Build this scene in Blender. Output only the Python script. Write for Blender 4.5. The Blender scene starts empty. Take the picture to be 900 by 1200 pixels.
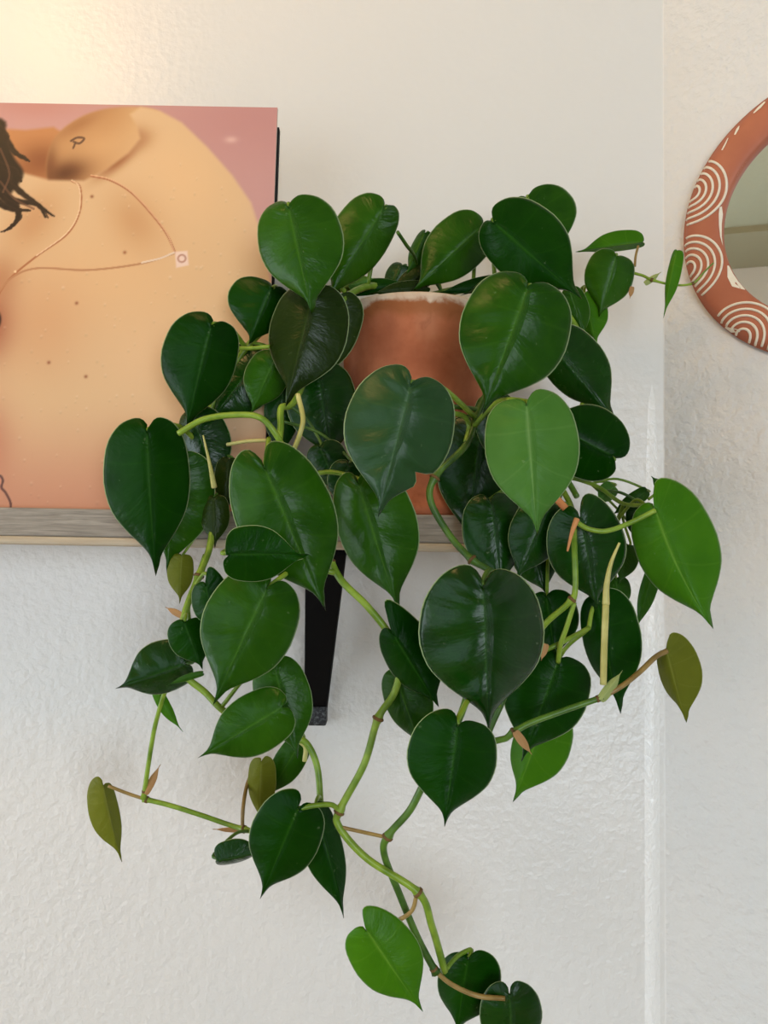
import bpy, math, random
import numpy as np
from mathutils import Vector, Matrix

random.seed(7)
rng = np.random.default_rng(7)
C = bpy.context.scene.collection
sc = bpy.context.scene

# ------------------------------------------------------------------ camera
CAMZ = 1.45
PITCH, ROLL, F = math.radians(3.1), math.radians(1.0), 900.0
r0 = Vector((1, 0, 0)); u0 = Vector((0, -math.sin(PITCH), math.cos(PITCH)))
FW = Vector((0, math.cos(PITCH), math.sin(PITCH)))
RT = r0 * math.cos(ROLL) + u0 * math.sin(ROLL)
UP = u0 * math.cos(ROLL) - r0 * math.sin(ROLL)
CAM = Vector((0, 0, CAMZ))
cd = bpy.data.cameras.new('camera'); cam = bpy.data.objects.new('camera', cd); C.objects.link(cam)
cd.sensor_fit = 'HORIZONTAL'; cd.sensor_width = 36; cd.lens = 36 * F / 900; cd.clip_start = 0.01
cam.matrix_world = Matrix(((RT.x, UP.x, -FW.x, 0), (RT.y, UP.y, -FW.y, 0), (RT.z, UP.z, -FW.z, CAMZ), (0, 0, 0, 1)))
sc.camera = cam

# ------------------------------------------------------------------ light and exposure
sc.view_settings.view_transform = 'Standard'; sc.view_settings.look = 'None'
sc.view_settings.gamma = 1; sc.view_settings.use_curve_mapping = False
sc.view_settings.exposure = 0.27
w = bpy.data.worlds.new('sky'); sc.world = w; w.use_nodes = True
w.node_tree.nodes['Background'].inputs[0].default_value = (0.72, 0.85, 1.0, 1)
w.node_tree.nodes['Background'].inputs[1].default_value = 1.5

def area_light(name, loc, rot, sx, sy, energy, col):
    l = bpy.data.lights.new(name, 'AREA'); l.shape = 'RECTANGLE'; l.size = sx; l.size_y = sy
    l.energy = energy; l.color = col
    o = bpy.data.objects.new(name, l); C.objects.link(o); o.location = loc; o.rotation_euler = rot
    return o
XL, YF, ZC = -2.6, -2.6, 2.75                     # left wall, wall behind the camera, ceiling
DA, DB = Vector((XL, -.30, 0)), Vector((-.80, YF, 0))   # slanted bay wall behind the camera, on the left
DC = (DA + DB) / 2; DU = (DB - DA).normalized(); DN = Vector((-DU.y, DU.x, 0))
area_light('daylight_and_fill', tuple(DC - DN * .06 + Vector((0, 0, 1.25))), (math.radians(90), 0, math.atan2(DN.y, DN.x) - math.radians(90) + math.radians(180)), 1.7, 1.5, 28, (0.80, 0.91, 1.0))
area_light('daylight_and_fill', (XL - .06, .12, 1.1), (0, math.radians(-90), 0), 1.5, .7, 20, (0.80, 0.90, 1.0))
area_light('daylight_and_fill', (.95, YF - .06, 1.4), (math.radians(90), 0, 0), 1.5, 1.4, 40, (0.82, 0.92, 1.0))  # added fill light from behind the camera

# ------------------------------------------------------------------ helpers
ORG = {}
def P(px, py, Y):
    d = RT * ((px - 450) / F) + UP * ((600 - py) / F) + FW
    return CAM + d * (Y / d.y)
def pxm(Y): return Y / F                            # metres per pixel at depth Y
def proj(p):
    d = Vector(p) - CAM; z = d.dot(FW)
    return 450 + F * d.dot(RT) / z, 600 - F * d.dot(UP) / z

def link(name, me, mat, parent, origin):
    o = bpy.data.objects.new(name, me); C.objects.link(o)
    if mat is not None: me.materials.append(mat)
    base = ORG[parent] if parent is not None else Vector((0, 0, 0))
    o.parent = parent; o.location = Vector(origin) - base
    ORG[o] = Vector(origin)
    return o
def mk(name, V, Fc, mat, parent=None, origin=None, smooth=False):
    V = [Vector(v) for v in V]
    if origin is None:
        lo = [min(v[i] for v in V) for i in range(3)]; hi = [max(v[i] for v in V) for i in range(3)]
        origin = Vector(((lo[0] + hi[0]) / 2, (lo[1] + hi[1]) / 2, lo[2]))
    me = bpy.data.meshes.new(name); me.from_pydata([v - origin for v in V], [], Fc); me.update()
    if smooth: me.polygons.foreach_set('use_smooth', [True] * len(me.polygons))
    return link(name, me, mat, parent, origin)
def thing(name, label, cat, loc, group=None):
    o = bpy.data.objects.new(name, None); C.objects.link(o); o.location = loc; ORG[o] = Vector(loc)
    o.empty_display_size = .02
    tag(o, label, cat, group); return o
def tag(o, label, cat, group=None):
    o['label'] = label; o['category'] = cat
    if group: o['group'] = group
    return o
def struct(o): o['kind'] = 'structure'; return o

def box(x0, x1, y0, y1, z0, z1):
    V = [(x, y, z) for x in (x0, x1) for y in (y0, y1) for z in (z0, z1)]
    Fc = [(0, 1, 3, 2), (4, 6, 7, 5), (0, 4, 5, 1), (2, 3, 7, 6), (0, 2, 6, 4), (1, 5, 7, 3)]
    return V, Fc
def joinb(*bs):
    V, Fc = [], []
    for v, f in bs:
        n = len(V); V += list(v); Fc += [tuple(i + n for i in q) for q in f]
    return V, Fc
def hexa(c):                                         # 8 corners: 4 bottom ring, 4 top ring
    return list(c), [(3, 2, 1, 0), (4, 5, 6, 7), (0, 1, 5, 4), (1, 2, 6, 5), (2, 3, 7, 6), (3, 0, 4, 7)]
def bevel(o, wd, seg=2):
    m = o.modifiers.new('bevel', 'BEVEL'); m.width = wd; m.segments = seg; m.limit_method = 'ANGLE'; return o
def crom(pts, n):
    pts = [np.array(p, float) for p in pts]
    q = [2 * pts[0] - pts[1]] + pts + [2 * pts[-1] - pts[-2]]
    out = []
    for i in range(1, len(q) - 2):
        a, b, c, d = q[i - 1:i + 3]
        for k in range(n):
            t = k / n
            out.append(.5 * (2 * b + (c - a) * t + (2 * a - 5 * b + 4 * c - d) * t * t + (3 * b - a - 3 * c + d) * t ** 3))
    out.append(pts[-1]); return np.array(out)
def tube(path, rad, seg=8):
    path = [Vector(p) for p in path]; n = len(path); V, Fc = [], []
    T = [(path[min(i + 1, n - 1)] - path[max(i - 1, 0)]).normalized() for i in range(n)]
    N = T[0].orthogonal().normalized()
    for i in range(n):
        N = (N - T[i] * N.dot(T[i])).normalized(); B = T[i].cross(N)
        for k in range(seg):
            a = 2 * math.pi * k / seg
            V.append(path[i] + (N * math.cos(a) + B * math.sin(a)) * rad[i])
    for i in range(n - 1):
        for k in range(seg):
            a, b = i * seg + k, i * seg + (k + 1) % seg
            Fc.append((a, b, b + seg, a + seg))
    Fc.append(tuple(range(seg - 1, -1, -1))); Fc.append(tuple(range((n - 1) * seg, n * seg)))
    return V, Fc
def lathe(prof, cx, cy, seg=64):                     # prof: (r, z)
    V, Fc = [], []; n = len(prof)
    for k in range(seg):
        a = 2 * math.pi * k / seg
        for r, z in prof: V.append((cx + r * math.cos(a), cy + r * math.sin(a), z))
    for k in range(seg):
        for i in range(n - 1):
            a, b = k * n + i, ((k + 1) % seg) * n + i
            Fc.append((a, b, b + 1, a + 1))
    return V, Fc

# ------------------------------------------------------------------ materials
def lin(r, g, b):
    f = lambda c: c / 12.92 if c <= .04045 else ((c + .055) / 1.055) ** 2.4
    return (f(r / 255), f(g / 255), f(b / 255), 1)
class NT:
    def __init__(s, name):
        s.m = bpy.data.materials.new(name); s.m.use_nodes = True; s.t = s.m.node_tree
        s.b = s.t.nodes['Principled BSDF']; s.out = s.t.nodes['Material Output']
    def n(s, typ, **kw):
        x = s.t.nodes.new(typ)
        for k, v in kw.items(): setattr(x, k, v)
        return x
    def l(s, a, b): s.t.links.new(a, b)
    def put(s, sock, v):
        if hasattr(v, 'is_linked'): s.l(v, sock)
        else: sock.default_value = v
    def math(s, op, a, b=0.0, c=0.0, clamp=False):
        x = s.n('ShaderNodeMath', operation=op, use_clamp=clamp)
        s.put(x.inputs[0], a); s.put(x.inputs[1], b); s.put(x.inputs[2], c); return x.outputs[0]
    def mix(s, f, a, b, blend='MIX'):
        x = s.n('ShaderNodeMix', data_type='RGBA', blend_type=blend)
        s.put(x.inputs[0], f); s.put(x.inputs[6], a); s.put(x.inputs[7], b); return x.outputs[2]
    def step(s, v, a, b):
        x = s.n('ShaderNodeMapRange', interpolation_type='SMOOTHSTEP'); s.put(x.inputs[0], v)
        x.inputs[1].default_value = a; x.inputs[2].default_value = b; return x.outputs[0]
    def coord(s, which='Object', scale=None):
        t = s.n('ShaderNodeTexCoord').outputs[which]
        if scale:
            m = s.n('ShaderNodeMapping'); s.l(t, m.inputs[0]); m.inputs['Scale'].default_value = scale; t = m.outputs[0]
        return t
    def noise(s, vec, scale, detail=3, rough=.5, dist=0):
        x = s.n('ShaderNodeTexNoise'); s.l(vec, x.inputs['Vector']); x.inputs['Scale'].default_value = scale
        x.inputs['Detail'].default_value = detail; x.inputs['Roughness'].default_value = rough
        x.inputs['Distortion'].default_value = dist; return x.outputs['Fac']
    def bump(s, h, strength, dist):
        x = s.n('ShaderNodeBump'); s.l(h, x.inputs['Height']); x.inputs['Strength'].default_value = strength
        x.inputs['Distance'].default_value = dist; s.l(x.outputs[0], s.b.inputs['Normal'])
    def pr(s, col=None, rough=None, spec=None, metal=None):
        if col is not None: s.put(s.b.inputs['Base Color'], col)
        if rough is not None: s.put(s.b.inputs['Roughness'], rough)
        if spec is not None: s.put(s.b.inputs['Specular IOR Level'], spec)
        if metal is not None: s.put(s.b.inputs['Metallic'], metal)
        return s.m

def wall_mat(name, col, rough=.32, strength=.58, scale=1.0, fade=False):
    t = NT(name); v = t.coord()
    a = t.noise(v, 125 * scale, 3, .5, .1); b = t.noise(v, 42 * scale, 2, .5, .3); c = t.noise(v, 260 * scale, 2)
    big = t.noise(v, 4, 2)
    h = t.math('ADD', t.math('MULTIPLY', t.step(a, .25, .8), .8), t.math('MULTIPLY', b, .9)); h = t.math('ADD', h, t.math('MULTIPLY', c, .18))
    amt = t.math('ADD', .45, t.math('MULTIPLY', big, 1.0))
    if fade:                                            # the plaster is sanded smoother above the shelf
        sp = t.n('ShaderNodeSeparateXYZ'); t.l(v, sp.inputs[0])
        amt = t.math('MULTIPLY', amt, t.math('ADD', .22, t.math('MULTIPLY', t.step(sp.outputs[2], 1.66, 1.40), .78)))
    t.bump(t.math('MULTIPLY', h, amt), strength, .0016)
    cc = t.mix(t.math('MULTIPLY', t.noise(v, 7, 3), .12), col, (col[0] * .86, col[1] * .85, col[2] * .83, 1))
    return t.pr(cc, rough, .45)
M = {}
M['wall'] = wall_mat('white_wall_paint', lin(226, 223, 218), fade=True)
M['wallr'] = wall_mat('white_wall_paint_orange_peel', lin(217, 214, 209), .42, .95, .9)
M['room'] = wall_mat('room_paint', lin(222, 218, 210), .6, .5, .4)
t = NT('glossy_corner_filler'); v = t.coord('Object', (1, 1, .6)); n1 = t.noise(v, 210, 3, .6, .8); sp = t.n('ShaderNodeSeparateXYZ'); t.l(t.n('ShaderNodeNewGeometry').outputs['Position'], sp.inputs[0]); t.bump(t.math('MULTIPLY', n1, t.math('ADD', .12, t.math('MULTIPLY', t.step(sp.outputs[2], 1.68, 1.45), .88))), .8, .0020); M['caulk'] = t.pr(lin(240, 238, 234), .22, .5)  # whiter than the wall: the lit streak along the corner is in its colour
M['room2'] = wall_mat('room_paint_darkened', lin(128, 112, 98), .7, .3, .4)  # unseen walls darkened so they throw less haze onto the leaves
M['ceil'] = wall_mat('dim_olive_ceiling_paint', lin(176, 176, 150), .7, .8, .35)  # olive-beige paint, darkened for the low light up there
M['soffit'] = wall_mat('smooth_ceiling_border', lin(160, 154, 126), .7, .1, .35)  # low light under the ceiling is put into this tone too
t = NT('floor_boards'); v = t.coord('Object', (1, 9, 1)); M['floor'] = t.pr(t.mix(t.noise(v, 3, 4), lin(150, 120, 90), lin(178, 148, 115)), .4)
t = NT('grey_weathered_wood'); v = t.coord('Object', (3.0, 60, 60)); n1 = t.noise(v, 7, 6, .65, .8); n2 = t.noise(t.coord('Object', (9, 220, 220)), 6, 3)
colw = t.mix(t.step(n1, .25, .8), lin(128, 120, 110), lin(172, 163, 150)); colw = t.mix(t.math('MULTIPLY', t.step(n2, .5, .75), .35), colw, lin(90, 82, 74))
t.bump(n1, .3, .001); M['wood'] = t.pr(colw, .7, .3)
t = NT('pale_bare_wood_edge'); v = t.coord('Object', (3, 60, 60)); M['woodedge'] = t.pr(t.mix(t.noise(v, 7, 5), lin(168, 150, 126), lin(205, 190, 165)), .7, .3)
t = NT('black_painted_steel'); M['black'] = t.pr((.002, .002, .0022, 1), .65, .12)
t = NT('rough_lit_black_paint'); n1 = t.noise(t.coord(), 420, 5, .7); M['litblack'] = t.pr(t.mix(t.step(n1, .45, .7), (.006, .006, .007, 1), lin(95, 98, 100)), .5, .4); t.bump(n1, .5, .001)  # grey mottling on the rough foot carries the light falling on it
t = NT('black_card'); M['card'] = t.pr((.006, .005, .005, 1), .7, .3)
t = NT('white_card'); M['cardback'] = t.pr(lin(190, 180, 170), .8)
t = NT('white_window_paint'); M['winpaint'] = t.pr(lin(235, 235, 232), .4)

# terracotta pot with salt deposits along the rim
def pot_mat():
    t = NT('terracotta_with_lime_deposits'); v = t.coord()
    sep = t.n('ShaderNodeSeparateXYZ'); t.l(v, sep.inputs[0]); z = sep.outputs[2]
    n1 = t.noise(v, 22, 4, .6); n2 = t.noise(v, 75, 5, .6, .6); n3 = t.noise(t.coord('Object', (1, 1, .35)), 30, 3)
    c = t.mix(t.step(n1, .3, .7), lin(160, 88, 56), lin(190, 114, 78)); c = t.mix(t.math('MULTIPLY', t.step(n3, .55, .8), .5), c, lin(208, 150, 116))
    c = t.mix(t.math('MULTIPLY', t.step(n2, .58, .75), .3), c, lin(120, 60, 36))
    ring = t.math('ADD', z, t.math('ADD', t.math('MULTIPLY', t.math('SUBTRACT', n2, .5), .010), t.math('ADD', t.math('MULTIPLY', t.math('SUBTRACT', n1, .5), .016), t.math('MULTIPLY', t.math('SUBTRACT', t.noise(v, 11, 2), .5), .03))))
    c = t.mix(t.math('MULTIPLY', t.step(ring, RIMZ - .022, RIMZ - .010), .7), c, lin(140, 84, 40))
    c = t.mix(t.math('MULTIPLY', t.step(ring, RIMZ - .0075, RIMZ - .0030), t.math('ADD', .35, t.math('MULTIPLY', n2, .7)), clamp=True), c, lin(226, 208, 184))
    t.bump(n2, .35, .0012); return t.pr(c, .75, .25)

t = NT('potting_soil'); n1 = t.noise(t.coord(), 160, 5, .7); t.bump(n1, 1, .004); M['soil'] = t.pr(t.mix(n1, lin(20, 14, 9), lin(66, 48, 34)), .9, .2)

def leaf_mat(name, dark, mid, rib, transl=.16, rough=.22, mot=.5, edge=(168, 190, 140), spec=.15):
    t = NT(name)
    at = t.n('ShaderNodeAttribute', attribute_name='leafuv'); sp = t.n('ShaderNodeSeparateXYZ'); t.l(at.outputs['Vector'], sp.inputs[0])
    s, r = sp.outputs[0], sp.outputs[1]; v = t.coord()
    info = t.n('ShaderNodeObjectInfo').outputs['Random']
    n1 = t.noise(v, 38, 4, .55); n2 = t.noise(v, 240, 3)
    f = t.math('ADD', t.math('MULTIPLY', t.math('SUBTRACT', n1, .5), mot * 2), t.math('ADD', .3, t.math('MULTIPLY', info, .4)), clamp=True)
    c = t.mix(f, lin(*dark), lin(*mid))
    # side veins: thin bands running with the mesh rows, and the pale midrib
    vv = t.math('ABSOLUTE', t.math('SUBTRACT', t.math('FRACT', t.math('MULTIPLY', s, 5.0)), .2))
    vein = t.math('MULTIPLY', t.step(vv, .05, .0), .10)
    c = t.mix(vein, c, lin(*rib))
    ribw = t.math('SUBTRACT', .11, t.math('MULTIPLY', s, .07))
    ribf = t.math('SUBTRACT', 1.0, t.math('DIVIDE', r, ribw), clamp=True)
    c = t.mix(t.math('MULTIPLY', t.math('POWER', ribf, 1.4), .5), c, lin(*rib))
    c = t.mix(t.math('MULTIPLY', t.step(r, .974, .988), .8), c, lin(*edge))
    c = t.mix(t.math('MULTIPLY', t.step(n2, .7, .78), .15), c, lin(*edge))
    h = t.math('ADD', t.math('MULTIPLY', n1, .6), t.math('MULTIPLY', t.noise(v, 120, 2), .3))
    cv = t.n('ShaderNodeCombineXYZ'); t.l(t.math('MULTIPLY', s, 16.0), cv.inputs[0]); t.l(t.math('MULTIPLY', r, 1.6), cv.inputs[1])
    t.l(t.math('ADD', t.math('MULTIPLY', sp.outputs[2], 7.0), t.math('MULTIPLY', info, 40.0)), cv.inputs[2])
    streak = t.noise(cv.outputs[0], 1.0, 3, .6)              # fine furrows running with the side veins
    h = t.math('ADD', h, t.math('MULTIPLY', streak, .9))
    t.bump(h, .42, .002)
    t.pr(c, t.math('ADD', rough, t.math('MULTIPLY', n1, .12)), spec)
    tr = t.n('ShaderNodeBsdfTranslucent'); t.l(t.mix(.55, c, lin(120, 170, 20)), tr.inputs[0])
    mx = t.n('ShaderNodeMixShader'); mx.inputs[0].default_value = transl
    t.l(t.b.outputs[0], mx.inputs[1]); t.l(tr.outputs[0], mx.inputs[2]); t.l(mx.outputs[0], t.out.inputs[0])
    return t.m
LM = {
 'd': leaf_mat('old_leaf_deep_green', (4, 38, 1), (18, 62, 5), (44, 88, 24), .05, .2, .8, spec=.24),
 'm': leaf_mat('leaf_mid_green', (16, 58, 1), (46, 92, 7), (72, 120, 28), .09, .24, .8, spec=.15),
 'h': leaf_mat('leaf_shady_green', (3, 42, 0), (18, 62, 2), (44, 92, 18), .05, .26, .8, spec=.08),  # mid green darkened: shade of the unlit leaves put into the colour
 'b': leaf_mat('leaf_bright_green', (44, 98, 4), (76, 132, 12), (120, 164, 50), .16, .32),
 'g': leaf_mat('leaf_sheen_grey_green', (60, 108, 34), (88, 136, 56), (130, 168, 94), .10, .38),  # specular sheen mixed into the base colour as grey
 'w': leaf_mat('leaf_dull_sheen_green', (22, 56, 22), (40, 78, 36), (66, 104, 56), .06, .32, .6, spec=.26),  # greyish sheen is partly painted into the base colour
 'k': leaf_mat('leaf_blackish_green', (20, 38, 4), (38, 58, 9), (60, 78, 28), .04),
 'o': leaf_mat('young_leaf_olive', (92, 100, 18), (126, 130, 36), (156, 160, 72), .26, .38, .5, (168, 170, 90)),
 't': leaf_mat('dry_bract_tan', (176, 132, 84), (206, 160, 112), (214, 176, 130), .2, .7, .5, (200, 150, 100)),
 'y': leaf_mat('pale_green_sheath', (150, 168, 96), (176, 186, 120), (190, 200, 140), .25, .45, .4, (190, 196, 140)),
}
def stem_mat(name, a, b, rough=.38):
    t = NT(name); v = t.coord(); return t.pr(t.mix(t.step(t.noise(v, 60, 3), .35, .65), lin(*a), lin(*b)), rough, .4)
SM = {'g': stem_mat('green_stem', (92, 124, 26), (132, 160, 50)), 'd': stem_mat('dark_green_stem', (50, 84, 22), (84, 120, 36)),
      'n': stem_mat('brown_petiole', (120, 96, 48), (154, 128, 72)), 'p': stem_mat('pale_petiole', (170, 164, 88), (196, 190, 118)),
      's': stem_mat('brown_leaf_scar', (84, 60, 30), (112, 84, 40), .7),
      'r': stem_mat('tan_sheath', (170, 100, 50), (206, 140, 84), .6)}

# ------------------------------------------------------------------ the room
YW = 0.70
corner = P(778, 640, YW); CX = corner.x
PHI = math.radians(34); WU = Vector((math.cos(PHI), -math.sin(PHI), 0)); WN = Vector((-math.sin(PHI), -math.cos(PHI), 0))
fil = .001
prof = [(XL, YW), (-1.2, YW), (CX - fil, YW)]
for k in range(1, 7):                                # softly rounded inside corner
    a = k / 7; p0 = Vector((CX - fil, YW, 0)); p1 = Vector((CX, YW, 0)); p2 = p1 + WU * fil
    q = p0 * (1 - a) ** 2 + p1 * 2 * a * (1 - a) + p2 * a * a; prof.append((q.x, q.y))
prof.append((p2.x, p2.y))
def extr(pts, z0, z1):
    V = [(x, y, z) for x, y in pts for z in (z0, z1)]
    return V, [(2 * i, 2 * i + 2, 2 * i + 3, 2 * i + 1) for i in range(len(pts) - 1)]
WEND = Vector((CX, YW, 0)) + WU * 2.3
def thick(pts, z0, z1, d):                           # wall slab: inner profile plus an outer skin
    V, Fc = extr(pts, z0, z1); n = len(V)
    V2 = [(x + d[0], y + d[1], z) for x, y, z in V]
    Fc2 = [tuple(reversed([i + n for i in f])) for f in Fc]
    m = len(pts)
    cap = [(0, 1, n + 1, n), (2 * m - 2, n + 2 * m - 2, n + 2 * m - 1, 2 * m - 1)]
    for i in range(m - 1):
        cap += [(2 * i, n + 2 * i, n + 2 * i + 2, 2 * i + 2), (2 * i + 1, 2 * i + 3, n + 2 * i + 3, n + 2 * i + 1)]
    return V + V2, Fc + Fc2 + cap
o = struct(mk('wall_back', *thick(prof, 0, ZC, (.0, .1)), M['wall'], origin=Vector((0, YW, 0)), smooth=False))
p2 = Vector((CX, YW, 0)) + WU * fil
struct(mk('wall_right', *thick([(p2.x, p2.y), (WEND.x, WEND.y)], 0, ZC, tuple(-WN * .1)[:2]), M['wallr'], origin=Vector((CX, YW, 0))))
zs = [0, .6, 1.2, 1.40, 1.46, 1.52, 1.58, 1.64, 1.70]; V, Fc = [], []      # lumpy bead of paint filling the corner, thinning out upwards
for z in zs:
    am = min(1, max(0, (1.68 - z) / .28))
    for k in range(9): V.append((CX - .021 + .020 * k / 8, YW + .0004 - am * .0016 * math.sin(math.pi * k / 8) ** 2, z))
for r_ in range(len(zs) - 1):
    for k in range(8): Fc.append((r_ * 9 + k, r_ * 9 + k + 1, r_ * 9 + k + 10, r_ * 9 + k + 9))
struct(mk('trim_2', V, Fc, M['caulk'], smooth=True))
struct(mk('wall_far_right', *box(WEND.x, WEND.x + .1, YF, WEND.y + .05, 0, ZC), M['room2']))
def holed(name, A, U, N, L, o0, o1, z0, z1, wname, bars, wm='room'):      # straight wall with one window opening
    def sl(u0, u1, h0, h1, d0=0.0, d1=.12):
        c = []
        for z in (h0, h1):
            for u, d in ((u0, d0), (u1, d0), (u1, d1), (u0, d1)): c.append(A + U * u - N * d + Vector((0, 0, z)))
        return hexa(c)
    struct(mk(name, *joinb(sl(0, o0, 0, ZC), sl(o1, L, 0, ZC), sl(o0, o1, 0, z0), sl(o0, o1, z1, ZC)), M[wm]))
    e = .05
    w_ = struct(mk(wname, *joinb(sl(o0, o0 + e, z0, z1, .07, .11), sl(o1 - e, o1, z0, z1, .07, .11), sl(o0 + e, o1 - e, z0, z0 + e, .07, .11), sl(o0 + e, o1 - e, z1 - e, z1, .07, .11)), M['winpaint']))
    for k in range(1, bars + 1):
        u = o0 + (o1 - o0) * k / (bars + 1); mk('glazing_bar', *sl(u - .018, u + .018, z0 + e, z1 - e, .075, .105), M['winpaint'], w_)
L_ = (DB - DA).length
holed('wall_diagonal', DA, DU, DN, L_, L_ / 2 - .85, L_ / 2 + .85, .5, 2.0, 'window_1', 1)
holed('wall_left', Vector((XL, YW + .1, 0)), Vector((0, -1, 0)), Vector((1, 0, 0)), YW + .1 - DA.y, .33, 1.03, .35, 1.85, 'window_2', 0)
holed('wall_front', DB, Vector((1, 0, 0)), Vector((0, 1, 0)), WEND.x + .1 - DB.x, 1.0, 2.5, .7, 2.1, 'added_fill_window', 1, 'room2')  # opening added for fill, out of view behind the camera
struct(mk('floor', *box(XL - .12, WEND.x + .1, YF - .12, YW + .1, -.1, 0), M['floor']))
struct(mk('ceiling', *box(XL - .12, WEND.x + .1, YF - .12, YW + .1, ZC, ZC + .1), M['ceil']))
sf = [DA + DN * .002, DB + DN * .002, DB + DN * .40, DA + DN * .40]
struct(mk('trim_1', *hexa([p + Vector((0, 0, ZC - .025)) for p in sf] + [p + Vector((0, 0, ZC)) for p in sf]), M['soffit']))

# ------------------------------------------------------------------ ceiling lamp (above the picture)
t = NT('warm_opal_glass'); t.b.inputs['Emission Color'].default_value = (1.0, .58, .22, 1); t.b.inputs['Emission Strength'].default_value = 16
M['bulb'] = t.pr(lin(250, 235, 210), .4)
LX, LY, LZ = -.62, .02, 2.34
lamp = thing('ceiling_lamp', 'warm opal globe lamp under the ceiling above the shelf', 'lamp', (LX, LY, ZC))
mk('ceiling_plate', *lathe([(0, ZC), (.05, ZC), (.05, ZC - .02), (.012, ZC - .03), (.012, LZ + .125), (0, LZ + .125)], LX, LY, 24), M['winpaint'], lamp, smooth=True)
pr = [(max(.0001, .13 * math.sin(math.pi * k / 16)), LZ - .13 * math.cos(math.pi * k / 16)) for k in range(17)]
mk('globe', *lathe(pr, LX, LY, 32), M['bulb'], lamp, smooth=True)

# ------------------------------------------------------------------ shelf
YS = .585                                            # front face of the shelf
ST = P(240, 598.5, YS).z; SB = P(240, 641.5, YS).z
SXR = P(655, 600, YS).x; SXL = -.95
sh = thing('wall_shelf', 'grey weathered wood plank shelf on a black bracket', 'shelf', ((SXL + SXR) / 2, YW, SB))
ED = .0065
bevel(mk('board', *box(SXL, SXR, YS, YW, SB + ED, ST), M['wood'], sh), .0012)
bevel(mk('edge_strip', *box(SXL, SXR, YS - .0004, YW, SB, SB + ED), M['woodedge'], sh), .0022)
def bracket(dx):
    zb = P(371, 846, YW).z; bx0 = P(380, 645, YS).x + dx; bx1 = P(371, 840, YW).x + dx
    br = mk('bracket', *joinb(box(bx1 - .009, bx1 + .009, YW - .004, YW, zb + .02, SB), box(bx0 - .016, bx0 + .016, YS + .012, YW, SB - .004, SB)), M['black'], sh)
    w0, w1, yt = .0158, .0100, YS + .014
    c = [(bx1 - w1, YW - .004, zb + .012), (bx1 + w1, YW - .004, zb + .012), (bx1 + w1, YW - .016, zb + .017), (bx1 - w1, YW - .016, zb + .017),
         (bx0 - w0, yt + .014, SB - .003), (bx0 + w0, yt + .014, SB - .003), (bx0 + w0, yt, SB - .003), (bx0 - w0, yt, SB - .003)]
    bevel(mk('strut', *hexa(c), M['black'], br), .0012)
    bevel(mk('foot', *box(bx1 - w1, bx1 + w1, YW - .017, YW, zb, zb + .017), M['litblack'], br), .002)
bracket(0); bracket(-.52)

# ------------------------------------------------------------------ art print leaning on the shelf
def clamp01(a): return np.clip(a, 0, 1)
def sstep(a, b, x):
    q = clamp01((x - a) / (b - a)); return q * q * (3 - 2 * q)
def seg_dist(X, Y, pts):
    D = np.full(X.shape, 1e9)
    for (ax, ay), (bx, by) in zip(pts[:-1], pts[1:]):
        dx, dy = bx - ax, by - ay; L = dx * dx + dy * dy + 1e-9
        q = clamp01(((X - ax) * dx + (Y - ay) * dy) / L)
        D = np.minimum(D, np.hypot(X - ax - q * dx, Y - ay - q * dy))
    return D
def inside(X, Y, poly):
    r = np.zeros(X.shape, bool); n = len(poly)
    for i in range(n):
        (ax, ay), (bx, by) = poly[i], poly[(i + 1) % n]
        if ay == by: continue
        c = ((ay > Y) != (by > Y)) & (X < (bx - ax) * (Y - ay) / (by - ay) + ax); r ^= c
    return r
def soft(X, Y, poly, wd):
    d = seg_dist(X, Y, poly + [poly[0]]); s = np.where(inside(X, Y, poly), d, -d); return sstep(-wd, wd, s)
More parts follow.
